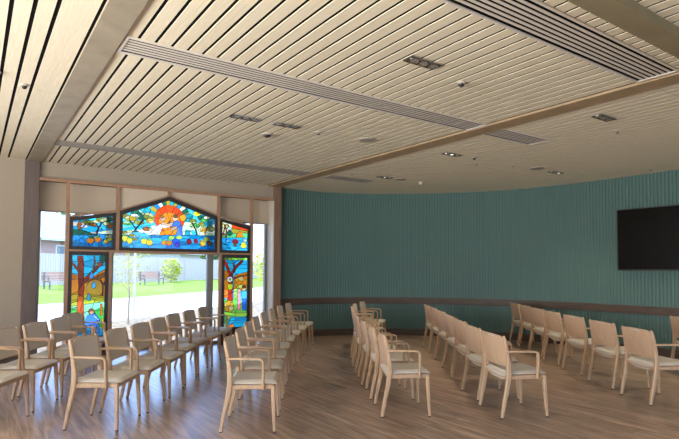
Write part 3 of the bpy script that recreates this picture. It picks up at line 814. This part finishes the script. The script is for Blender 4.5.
triple(5.67, 3.03, 'three lamp downlight at right beyond the centre beam', ())
triple(5.71, 5.31, 'three lamp downlight above the middle rows beyond the centre beam', (0,))
triple(2.99, 5.37, 'three lamp downlight behind the vent, right one of the near pair', ())
triple(2.47, 5.38, 'three lamp downlight behind the vent, left one of the near pair', ())
triple(8.19, 5.24, 'three lamp downlight glowing nearest the television wall', (1,))
triple(6.15, 7.36, 'three lamp downlight far back near the curved teal wall', (0,))

def disc(name, x, y, r, lab, cat, m, h=.012):
    o = thing(name, lab, cat, (x, y, H))
    mb = MB(); mb.lathe((0, 0), [(r, -.0005), (r, -h * .6), (r * .93, -h), (r * .88, -h)], 28); mb.build('rim', M['plastic'], o, True)
    mb = MB(); mb.lathe((0, 0), [(r * .88, -h - .0005), (r * .5, -h - .003), (.002, -h - .004)], 28); mb.build('grille', M[m], o, True)
disc('ceiling_speaker', 4.18, 5.36, .115, 'round grey ceiling speaker left of the centre beam', 'speaker', 'grille')
disc('ceiling_speaker', 7.63, 5.21, .115, 'round grey ceiling speaker toward the television wall', 'speaker', 'grille')
disc('ceiling_speaker', 6.53, 7.35, .10, 'round grey ceiling speaker far back by the curved wall', 'speaker', 'grille')
def sensor(x, y, r, lab, m1='plastic', m2='glide', name='motion_sensor', cat='sensor'):
    o = thing(name, lab, cat, (x, y, H))
    mb = MB(); mb.lathe((0, 0), [(r, -.0005), (r, -.012), (r * .7, -.018)], 20); mb.build('base', M[m1], o, True)
    mb = MB(); mb.lathe((0, 0), [(r * .7, -.018), (r * .62, -.032), (r * .35, -.042), (.002, -.044)], 20); mb.build('dome', M[m2], o, True)
sensor(.347, 5.6, .035, 'small dark dome sensor on the slats left of the left beam')
sensor(.098, 5.36, .06, 'white dome camera at the left photo edge of the ceiling', 'white', 'white', 'dome_camera', 'camera')
sensor(3.578, 3.21, .04, 'small dark square looking sensor right of the nearest downlight')
sensor(2.99, 5.88, .07, 'dark dome detector on the ceiling behind the near pair of downlights', 'plastic', 'glide', 'smoke_detector', 'detector')
sensor(6.13, 5.25, .035, 'small dark sensor beside the downlight beyond the centre beam')
sensor(7.10, 7.41, .06, 'white round smoke detector far back near the teal wall', 'white', 'white', 'smoke_detector', 'detector')
def sprinkler(x, y, lab):
    o = thing('sprinkler', lab, 'sprinkler', (x, y, H))
    mb = MB(); mb.lathe((0, 0), [(.035, -.0005), (.033, -.006), (.012, -.008)], 18); mb.build('escutcheon', M['white'], o, True)
    mb = MB(); mb.cyl((0, 0), .008, -.03, -.007, 10); mb.build('body', M['chrome'], o, True)
    mb = MB(); mb.cyl((0, 0), .022, -.034, -.03, 14); mb.build('deflector', M['chrome'], o, True)
sprinkler(3.456, 5.41, 'small sprinkler head between near downlights and round speaker')
sprinkler(6.50, 5.53, 'small sprinkler head beyond the centre beam, above the middle rows')
sprinkler(7.10, 5.29, 'small sprinkler head left of the far speaker')
sprinkler(6.35, 3.23, 'small sprinkler head at right beside the second downlight')
sprinkler(9.2, 4.14, 'small sprinkler head close above the television')
sprinkler(5.43, 7.40, 'small sprinkler head beside the far short vent')

# ------------------------------------------------------------------ outdoors
E_ = np.array((.77, .64)); N_ = np.array((-.64, .77))
def en(e, n): return E_ * e + N_ * n
def strip(n0, n1, z0, z1, e0=-40, e1=90):
    p = [en(e0, n0), en(e1, n0), en(e1, n1), en(e0, n1)]
    z = [z0, z0, z1, z1]; mb = MB()
    mb.add([(*p[i], z[i]) for i in range(4)] + [(*p[i], z[i] - .2) for i in range(4)], [(0, 1, 2, 3), (7, 6, 5, 4), (0, 4, 5, 1), (1, 5, 6, 2), (2, 6, 7, 3), (3, 7, 4, 0)]); return mb
mb = MB()
gp = [(-30, 9.83), (16, 9.83)]
q0, q1 = en(90, 10.1), en(-40, 10.1)
mb.add([(-30, 9.84, -.06), (70, 9.84, -.06), (*q0, -.06), (*q1, -.06)] , [(0, 1, 2, 3)])
struct(mb, 'ground_gravel', M['gravel'])
struct(strip(10.1, 16.8, -.05, 0), 'ground_path', M['concrete'])
struct(strip(16.8, 24.2, 0, .33), 'ground_lawn', M['lawn'])
struct(strip(24.2, 120, .33, .8, -80, 160), 'ground_beyond', M['lawn'])
# fence
AE = math.atan2(E_[1], E_[0])
f = thing('fence', 'long pale steel fence beyond the lawn', 'fence', (*en(30, 26), .33), AE)
mb = MB()
for i in range(-160, 220): mb.box(i * .2, i * .2 + .17, -.015, .015, .05, 1.95)
mb.build('sheet_panel', M['fence'], f)
mb = MB(); mb.box(-32, 44, -.03, .03, 1.95, 2.02); mb.build('top_rail', M['fence'], f)
for k in range(-8, 12):
    mb = MB(); mb.box(k * 4 - .04, k * 4 + .04, -.05, -.016, 0, 1.95); mb.build('post', M['fence'], f)
# benches
def bench(e, n, z, lab):
    o = thing('park_bench', lab, 'bench', (*en(e, n), z), AE, group='slatted benches on the lawn edge')
    w = 1.25
    for k in range(3):
        mb = MB(); mb.box(-w, w, .10 + k * .0, .13, .50 + k * .15, .62 + k * .15); mb.build('back_slat', M['bench'], o)
    for k in range(4):
        mb = MB(); mb.box(-w, w, -.35 + k * .11, -.26 + k * .11, .42, .46); mb.build('seat_slat', M['bench'], o)
    for s in (-1, 1):
        mb = MB(); mb.box(s * 1.1 - .03, s * 1.1 + .03, -.34, -.28, 0, .42); mb.box(s * 1.1 - .03, s * 1.1 + .03, .03, .10, 0, .92); mb.box(s * 1.1 - .03, s * 1.1 + .03, -.34, .10, .38, .42); mb.build('leg_frame', M['benchmetal'], o)
        mb = MB(); mb.box(s * 1.22 - .03, s * 1.22 + .03, -.36, .10, .64, .68); mb.box(s * 1.22 - .03, s * 1.22 + .03, -.36, -.31, .46, .64); mb.build('armrest', M['benchmetal'], o)
bench(10.48 * .77 + 38.6 * .64, 23, .30, 'brown slatted bench on the lawn seen through the middle window')
bench(4.1 * .77 + 33.3 * .64, 23, .30, 'brown slatted bench on the lawn seen through the narrow left window')
# houses
def house(x, y, z, rot, w, d, hw, hr, lab, wallm):
    o = thing('house', lab, 'house', (x, y, z), rot)
    mb = MB(); mb.box(-w / 2, w / 2, -d / 2, d / 2, 0, hw); mb.build('wall', M[wallm], o)
    e = .5; a, b = w / 2 + e, d / 2 + e; r = max(.3, w / 2 - d / 2)
    mb = MB(); mb.add([(-a, -b, hw), (a, -b, hw), (a, b, hw), (-a, b, hw), (-r, 0, hw + hr), (r, 0, hw + hr)], [(0, 1, 5, 4), (2, 3, 4, 5), (1, 2, 5), (3, 0, 4), (3, 2, 1, 0)]); mb.build('roof', M['roof'], o)
    mb = MB(); mb.box(-a, a, -b - .06, -b, hw - .18, hw + .02); mb.build('gutter', M['render'], o)
    for k, wx in enumerate((-w * .28, w * .2)):
        mb = MB(); mb.box(wx - .9, wx + .9, -d / 2 - .05, -d / 2 + .02, hw - 1.9, hw - .5); wn = mb.build('window', M['render'], o)
        mb = MB(); mb.box(wx - .8, wx + .8, -d / 2 - .07, -d / 2 - .05, hw - 1.8, hw - .6); mb.build('window_pane', M['winglass'], wn)
    mb = MB(); mb.box(w * .36, w * .47, -d / 2 - .04, -d / 2 + .02, 0, 2.1); mb.build('door', M['render'], o)
house(6.2, 55.5, .6, AE, 11, 8, 3.3, 2.6, 'brick house with pale tiled hip roof seen through the left window', 'brick')
house(22, 66, .6, AE, 16, 9, 2.6, 1.6, 'low pale house behind the fence seen through the middle window', 'render')
# planting
def leaves(mb, c, rad, n, size, rng):
    for _ in range(n):
        while True:
            q = Vector((rng.uniform(-1, 1), rng.uniform(-1, 1), rng.uniform(-1, 1)))
            if q.length <= 1: break
        p = Vector(c) + Vector((q.x * rad[0], q.y * rad[1], q.z * rad[2]))
        R = Matrix.Rotation(rng.uniform(0, 6.28), 3, 'Z') @ Matrix.Rotation(rng.uniform(-1.2, 1.2), 3, 'X'); s = size * rng.uniform(.6, 1.2)
        pts = [(-.5, 0, 0), (0, -.28, .03), (.55, 0, 0), (0, .28, .03)]
        mb.add([p + R @ (Vector(t) * s) for t in pts], [(0, 1, 2, 3)])
rng = random.Random(5)
t = thing('young_tree', 'young staked tree with sparse yellow leaves outside the middle window', 'tree', (3.5, 15.0, -.06))
mb = MB(); mb.sweep([(0, 0, 0), (.02, 0, .8), (-.02, .02, 1.5), (.01, 0, 2.3)], [(.03, .03), (.025, .025), (.02, .02), (.01, .01)], side=Vector((0, 1, 0)))
for k in range(9):
    a = rng.uniform(0, 6.28); z = .9 + k * .14; L = rng.uniform(.25, .45)
    mb.sweep([(0, 0, z), (L * .5 * math.cos(a), L * .5 * math.sin(a), z + .12), (L * math.cos(a), L * math.sin(a), z + .3)], [(.012, .012), (.008, .008), (.004, .004)], side=Vector((0, .3, 1)))
mb.build('trunk', M['bark'], t, True)
mb = MB(); leaves(mb, (0, 0, 1.7), (.55, .55, .75), 330, .085, rng); mb.build('foliage', M['leaf'], t)
s = MB(); s.cyl((0, 0), .028, 0, 2.3, 10); so = s.build('tree_stake', M['stake'], None, True); so.location = (3.80, 15.6, -.06); tag(so, 'white timber stake standing beside the young tree', 'stake')
def bush(x, y, z, r, n, m, lab, size=.25):
    o = thing('shrub', lab, 'shrub', (x, y, z))
    mb = MB(); mb.sweep([(0, 0, 0), (.03, 0, r[2])], [(.06, .06), (.03, .03)]); mb.build('stem', M['bark'], o)
    mb = MB(); leaves(mb, (0, 0, r[2] * 1.05), r, n, size, rng); mb.build('foliage', M[m], o)
bush(13.2, 42.6, .3, (.8, .8, 1.0), 700, 'leaf', 'yellow green shrub before the fence right of the bench')
bush(21.5, 53.6, .35, (2.0, 1.6, 2.0), 1500, 'leafdark', 'broad green shrub beyond the fence at right of the window', .4)
bush(8.5, 66, .6, (4, 3.5, 3.6), 1800, 'leafdark', 'tall green tree crown behind the brick house roof', .8)
bush(18.3, 34.5, .1, (1.6, 1.6, 1.5), 1400, 'leaf', 'yellow green shrub seen through the narrow right window', .3)

# ------------------------------------------------------------------ light
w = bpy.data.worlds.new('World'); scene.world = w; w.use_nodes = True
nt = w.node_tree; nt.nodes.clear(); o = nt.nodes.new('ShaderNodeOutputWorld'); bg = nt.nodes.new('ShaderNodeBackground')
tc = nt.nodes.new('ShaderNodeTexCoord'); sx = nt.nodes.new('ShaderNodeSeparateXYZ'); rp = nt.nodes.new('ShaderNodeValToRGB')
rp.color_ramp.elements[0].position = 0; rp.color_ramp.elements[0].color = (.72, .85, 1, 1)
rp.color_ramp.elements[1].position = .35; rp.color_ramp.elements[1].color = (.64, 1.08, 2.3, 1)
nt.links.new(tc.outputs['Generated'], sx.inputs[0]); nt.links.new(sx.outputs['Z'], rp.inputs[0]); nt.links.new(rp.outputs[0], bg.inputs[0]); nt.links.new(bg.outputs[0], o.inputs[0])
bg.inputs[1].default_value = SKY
sun = bpy.data.lights.new('sun', 'SUN'); sun.energy = SUN; sun.angle = math.radians(.6); sun.color = (1, .94, .84)
so = bpy.data.objects.new('sun', sun); COL.objects.link(so)
d = Vector((.5, -.62, -1.75)).normalized(); so.rotation_euler = d.to_track_quat('-Z', 'Y').to_euler()
def window_light(name, loc, rot, sx_, sy_, e, col):  # added area fill in the unseen openings, tilted up to brighten the ceiling
    L = bpy.data.lights.new(name, 'AREA'); L.shape = 'RECTANGLE'; L.size = sx_; L.size_y = sy_; L.energy = e; L.color = col; L.spread = SPREAD
    o = bpy.data.objects.new(name, L); COL.objects.link(o); o.location = loc; o.rotation_euler = rot
DAY = (1, .965, .91)
for i, (a, b, z0, z1) in enumerate(LOPS):
    if LEFT_E[i]: window_light('window_daylight_left', (XL - .1, (a + b) / 2, (z0 + z1) / 2), (0, -PI / 2 - TILT, 0), z1 - z0, b - a, LEFT_E[i], DAY)
for i, (a, b, z0, z1) in enumerate(BOPS):
    window_light('window_daylight_back', ((a + b) / 2, YB - .1, (z0 + z1) / 2), (PI / 2 + TILT, 0, 0), b - a, z1 - z0, BACK_E[i], DAY)

# lit recessed lamps, plus spots added out of view to brighten floor and seats
for x, y in [(5.71, 5.31), (8.19, 5.24), (6.15, 7.36), (2.97, .4), (5.67, .4), (8.19, 3.03), (8.19, .4)]:
    L = bpy.data.lights.new('downlight_lamp', 'SPOT'); L.energy = LAMP; L.spot_size = math.radians(110); L.spot_blend = .8; L.shadow_soft_size = .1; L.color = (1, .83, .62)
    o = bpy.data.objects.new('downlight_lamp', L); COL.objects.link(o); o.location = (x, y, H - .03)

# ------------------------------------------------------------------ camera
cam = bpy.data.cameras.new('camera'); co = bpy.data.objects.new('camera', cam); COL.objects.link(co)
cam.sensor_width = 36; cam.lens = 524.838 / 679 * 36; cam.shift_y = 28 / 679; cam.clip_end = 500
R3 = Matrix(((.81957, -.0278063, -.57231), (-.572965, -.0312616, -.818984), (.0048816, .9991244, -.041553)))
co.matrix_world = Matrix.Translation((0, 0, EYE)) @ R3.to_4x4()
scene.camera = co
scene.view_settings.view_transform = 'Standard'; scene.view_settings.look = 'None'; scene.view_settings.gamma = 1
scene.view_settings.use_curve_mapping = False; scene.view_settings.exposure = EXPO
cy = scene.cycles
cy.use_denoising = True; cy.max_bounces = 10; cy.diffuse_bounces = 6; cy.transparent_max_bounces = 12; cy.caustics_reflective = False; cy.caustics_refractive = False; cy.sample_clamp_indirect = 8
